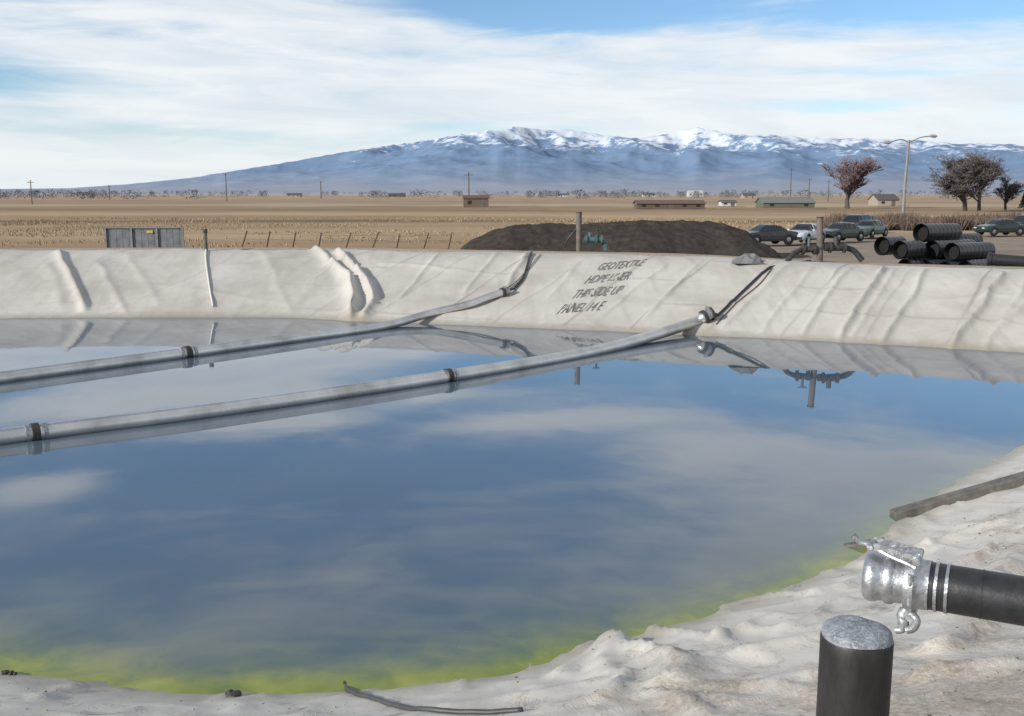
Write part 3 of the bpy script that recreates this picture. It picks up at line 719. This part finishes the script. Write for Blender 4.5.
# ---------------------------------------------------------------- black culvert pipes stack
mb=MB()
dirp=np.array([.86,.51,0])
def culvert(u,v,y,ln,r):
    a=PY(u,v,y); k=int(ln/.07); pts=[];rs=[]
    for i in range(k+1):
        pts.append(a+dirp*ln*i/k); rs.append((r,r*.985,r*.95,r*.985)[i%4])
    mb.tube(pts,rs,28,0,cap=False); mb.tube([a+dirp*.25,a+dirp*(ln-.1)],r*.86,24,1,cap=True)
    mb.tube([a,a+dirp*.3],r*.88,24,1,cap=False)
    mb.tube([a-dirp*.01,a+dirp*.05],r*1.03,28,0,cap=False)
for q in[(882,246,45,1.2,.42),(900,250,44,1.3,.40),(921,233,45.5,2.4,.42),(914,252,45.5,2.6,.40),(932,250,44.6,2.7,.42),(952,252,44.0,2.5,.40),(941,242,46.6,2.6,.38),(905,268,44,2.8,.4),(925,269,44,2.8,.4),(945,271,43.6,2.8,.4),(965,270,43,2.8,.4)]:
    culvert(*q)
mb.obj('culvert_pipe_stack',[poly,simple('bore_black',(.006,.006,.006),.9)],auto=60)
# ---------------------------------------------------------------- street lamp
gpole=simple('grey_pole',(.26,.24,.22),.8,0,.2,3)
mb=MB(); bx=(894-512)/F*117/cp; y0=117; top=PY(897,140,y0)[2]
mb.tube([[bx,y0,-.6],[bx,y0,4],[bx+.15,y0,top]],[.19,.17,.13],10,0)
T=np.array([bx+.15,y0,top-.3])
mb.tube(interp([T,T+np.array([-1,-.3,.35]),T+np.array([-2.3,-.6,.05])],6),.06,8,1); mb.tube(interp([T,T+np.array([1.2,0,.55]),T+np.array([2.4,.1,.75])],6),.06,8,1)
for e_,s_ in((T+np.array([-2.7,-.65,.0]),-1),(T+np.array([2.8,.1,.75]),1)):
    mb.tube([e_-np.array([.5,0,0]),e_-np.array([.25,0,-.03]),e_+np.array([.2,0,-.03]),e_+np.array([.45,0,0])],[.06,.17,.19,.05],12,2); mb.tube([e_+np.array([0,0,-.22]),e_+np.array([0,0,-.05])],[.08,.15],12,3)
mb.obj('street_lamp',[gpole,zinc,simple('lamp_head',(.3,.3,.3),.5),simple('lamp_lens',(.5,.5,.48),.2)],auto=40)
for (u,vt,vb,y) in[(44,180,208,330),(234,173,198,480),(470,172,206,270),(783,168,199,420),(801,178,200,460),(326,181,197,650),(120,185,198,600),(820,180,200,450)]:
    mb=MB(); x=(u-512)/F*y/cp; t=PY(u,vt,y)[2]; k_=max(1,y/330); mb.tube([[x,y,-1],[x,y,t]],[.2*k_,.15*k_],8,0); mb.box((x,y-.2,t-.8),(2.2,.12,.14),0)
    for q in(-1,-.5,.5,1): mb.tube([[x+q,y-.2,t-.73],[x+q,y-.2,t-.5]],.05,6,0)
    mb.obj('utility_pole',[wood],auto=40)
# ---------------------------------------------------------------- buildings
def house(name,u,vt,vb,wpx,y,wall,roof,depth=6,rf=.4,door=True,yaw=0):
    root=empty(name,((u-512)/F*y/cp,y,-.6)); root.rotation_euler=(0,0,yaw)
    H=PY(u,vt,y)[2]+.6; W=wpx/F*y; e=H*(1-rf)
    mb=MB(); x=W/2;d=depth/2
    mb.add([(-x,-d,0),(x,-d,0),(x,d,0),(-x,d,0),(-x,-d,e),(x,-d,e),(x,d,e),(-x,d,e),(-x,0,H-.05),(x,0,H-.05)],[(0,1,5,4),(1,2,6,9,5),(2,3,7,6),(3,0,4,8,7)],0); mb.obj('walls',[wall],parent=root)
    mb=MB(); o_=.3; 
    mb.add([(-x-o_,-d-o_,e-.1),(x+o_,-d-o_,e-.1),(x+o_,0,H),(-x-o_,0,H),(-x-o_,d+o_,e-.1),(x+o_,d+o_,e-.1)],[(0,1,2,3),(3,2,5,4)],0); ob=mb.obj('roof',[roof],parent=root); sm_=ob.modifiers.new('s','SOLIDIFY'); sm_.thickness=.12
    mb=MB(); k=max(2,int(W/3.2))
    for i in range(k):
        xx=-x+W*(i+.5)/k
        if i==k//2 and door: mb.box((xx,-d-.01,e*.4),(1.1,.06,e*.8),0)
        else: mb.box((xx,-d-.01,e*.55),(1.0,.05,e*.35),1)
    mb.obj('openings',[wood,glass],parent=root)
wl_br=simple('brown_boards',(.12,.085,.07),.9); wl_rust=simple('rusty_sheet',(.14,.09,.065),.8); rf_g=simple('grey_green_roof',(.17,.18,.16),.7); wl_t=simple('tan_wall',(.33,.28,.22),.9); wl_w=simple('pale_wall',(.5,.49,.46),.9); rf_d=simple('dark_roof',(.09,.08,.08),.8)
house('storage_shed',477,195,207,24,262,wl_rust,wl_br,5,.2)
house('long_barn',665,200,209,66,250,wl_br,wl_rust,7,.35)
house('farm_shed',778,197,208,50,255,simple('olive_wall',(.12,.12,.09),.9),rf_g,8,.45)
house('farm_house',874,194,206,20,300,wl_t,rf_d,8,.45)
house('farm_house',645,193,198,12,900,wl_w,rf_d,9,.4); house('farm_house',300,193,198,13,900,wl_t,rf_d,9,.4)
house('farm_house',560,193.5,198,10,1000,wl_w,rf_d,9,.4); house('farm_house',690,190.5,197,14,1000,wl_w,wl_w,12,.3,False)
house('farm_house',400,193,198,16,950,wl_br,rf_d,9,.4); house('farm_house',96,192,198,14,800,wl_t,rf_d,9,.4)
house('farm_house',742,193,199,12,700,wl_t,rf_d,9,.4); house('storage_shed',722,200,207,14,300,wl_w,rf_d,5,.3)
# ---------------------------------------------------------------- trees
def rv(r_): return Vector((r_.gauss(0,1),r_.gauss(0,1),r_.gauss(0,1))).normalized()
def gx(u,y): return (u-512)/F*y/cp
def bare_tree(u0,u1,vtop,y,mats,seed,kids=(5,5,4,4,4),twig=.05,spread=.8,up=.4):
    """grow a branching tree, then fit it to its real height and width"""
    r_=random.Random(seed); mb=MB(); levels=len(kids)
    def grow(p,d,ln,r,lv):
        n=3; q=p; pts=[p]
        for i in range(n):
            d=(d+rv(r_)*.18+Vector((0,0,up*.10))).normalized(); q=q+d*ln/n; pts.append(q)
        for i in range(n):
            ra=r*(1-.45*i/n); rb=r*(1-.45*(i+1)/n); mb.seg(pts[i],pts[i+1],ra,rb,6 if lv<2 else 3,0 if lv<3 else 1)
        if lv>=levels: return
        for k in range(kids[lv]):
            t=r_.uniform(.15,1); i=min(int(t*n),n-1); f=t*n-i; s0=pts[i].lerp(pts[i+1],min(f,1))
            nd=(d+rv(r_)*spread+Vector((0,0,up*.6))).normalized()
            grow(s0,nd,ln*r_.uniform(.5,.72),max(r*.5,twig),lv+1)
    grow(Vector((0,0,0)),Vector((0,0,1)),5.0,.26,0)
    V=np.array(mb.v); H=PY((u0+u1)/2,vtop,y)[2]+.6; W=(u1-u0)/F*y
    V[:,2]*=H/np.percentile(V[:,2],98.5)
    lo,hi=np.percentile(V[:,0],3),np.percentile(V[:,0],97); k=W/(hi-lo)
    c=(lo+hi)/2; V[:,0]=(V[:,0]-c)*k; V[:,1]=V[:,1]*k
    V[:,2]=np.maximum(V[:,2],0)
    V+=np.array([gx((u0+u1)/2,y),y,-.6]); mb.v=[tuple(p) for p in V]
    return mb.obj('bare_tree',mats)
bark=simple('bark',(.09,.075,.065),.95); twg=simple('twigs',(.11,.095,.09),.95); twp=simple('reddish_twigs',(.17,.125,.125),.95)
bare_tree(829,861,160,250,[bark,twp],3,(10,7,5,4,3),.035,.8,.75)
bare_tree(923,966,157,215,[bark,twg],5,(11,8,5,4,3),.032,.95,.4)
bare_tree(950,985,160,222,[bark,twg],8,(10,7,5,4,3),.032,.95,.4)
bare_tree(981,1006,177,230,[bark,twg],9,(8,6,4,4,3),.03,.9,.5)
bare_tree(1035,1075,165,225,[bark,twg],10,(7,5,5,4),.045,.9,.5)
mb=MB(); r_=random.Random(4); c=Vector((gx(1012,230),230,-.6)); mb.seg(c,c+Vector((0,0,4.2)),.15,.03,6,0)
for i in range(900):
    t=r_.random()**.8; a=r_.uniform(0,6.28); rad=1.3*(1-t)*r_.uniform(.3,1); p=c+Vector((math.cos(a)*rad,math.sin(a)*rad,.4+t*3.9)); q=p+Vector((math.cos(a)*.35,math.sin(a)*.35,-.15)); mb.seg(p,q,.07,.01,3,1)
mb.obj('conifer_tree',[bark,simple('needles',(.045,.06,.04),.9)])
# willow thicket
mb=MB(); r_=random.Random(12)
for cl_ in range(620):
    y=r_.uniform(104,124); cx=r_.uniform(gx(824,y),gx(1180,y))
    hmax=(1.15+.6*r_.random()+ max(0,(cx-38))*.010)*(.85+.5*float(perlin(np.array([cx*.15]),np.array([y*.15]),3)[0]))
    rad=r_.uniform(.6,1.5)
    for i in range(34):
        a=r_.uniform(0,6.28); q_=math.sqrt(r_.random()); p=Vector((cx+math.cos(a)*rad*.4*q_,y+math.sin(a)*rad*.4*q_,-.65))
        q=p+Vector((math.cos(a)*rad*.8*q_,math.sin(a)*rad*.6*q_,hmax*(1-.35*q_)*r_.uniform(.7,1.15)+.15)); mb.seg(p,q,.035,.014,3,r_.choice([0,0,0,1,2,2]))
mb.obj('willow_thicket',[simple('willow_red',(.12,.08,.06),.95),simple('willow_tan',(.17,.125,.09),.95),simple('willow_dark',(.065,.048,.04),.95)])
mb=MB()
gX=rng.uniform(-75,60,16000); gY=rng.uniform(66,150,16000); gN=perlin(gX*.06,gY*.1,8)+.3*perlin(gX*.5,gY*.5,18)
for x,y,nn_ in zip(gX,gY,gN):
    if (x>4 and y<106) or nn_<.05: continue
    h=r_.uniform(.1,.32); p=Vector((x,y,-.55)); q=p+Vector((r_.uniform(-.2,.2),r_.uniform(-.1,.1),h)); mb.seg(p,q,.10,.02,3,r_.choice([0,1]))
mb.obj('dry_grass',[simple('dry_grass_a',(.34,.245,.15),.95),simple('dry_grass_b',(.24,.175,.105),.95)])
mb=MB(); cl=[]
for i in range(330): cl.append((r_.uniform(-250,1350),r_.uniform(600,2400)))
for i in range(120): cl.append((r_.gauss(650,120),r_.uniform(700,1300)))
for i in range(60): cl.append((r_.gauss(60,60),r_.uniform(600,1100)))
for (u,y) in cl:
    x=gx(u,y); h=r_.uniform(2.5,5.5)*(1+y/3600); wd=h*r_.uniform(1.0,3.4); m=r_.choice([0,0,1,2])
    for k in range(80):
        a=r_.uniform(0,6.28); rr_=math.sqrt(r_.random()); z=h*r_.random()**.9; sc=wd/2*rr_*(1.1-z/h*.7)
        p=Vector((x+math.cos(a)*sc,y+math.sin(a)*sc,z-.6)); s_=h*.12
        mb.add([p+rv(r_)*s_,p+rv(r_)*s_,p+rv(r_)*s_],[(0,1,2)],m)
mb.obj('distant_tree_line',[simple('far_trees_a',(.12,.12,.12),.95),simple('far_trees_b',(.16,.145,.135),.95),simple('far_trees_c',(.11,.13,.14),.95)])  # tree colours greyed with distance haze
print('done')
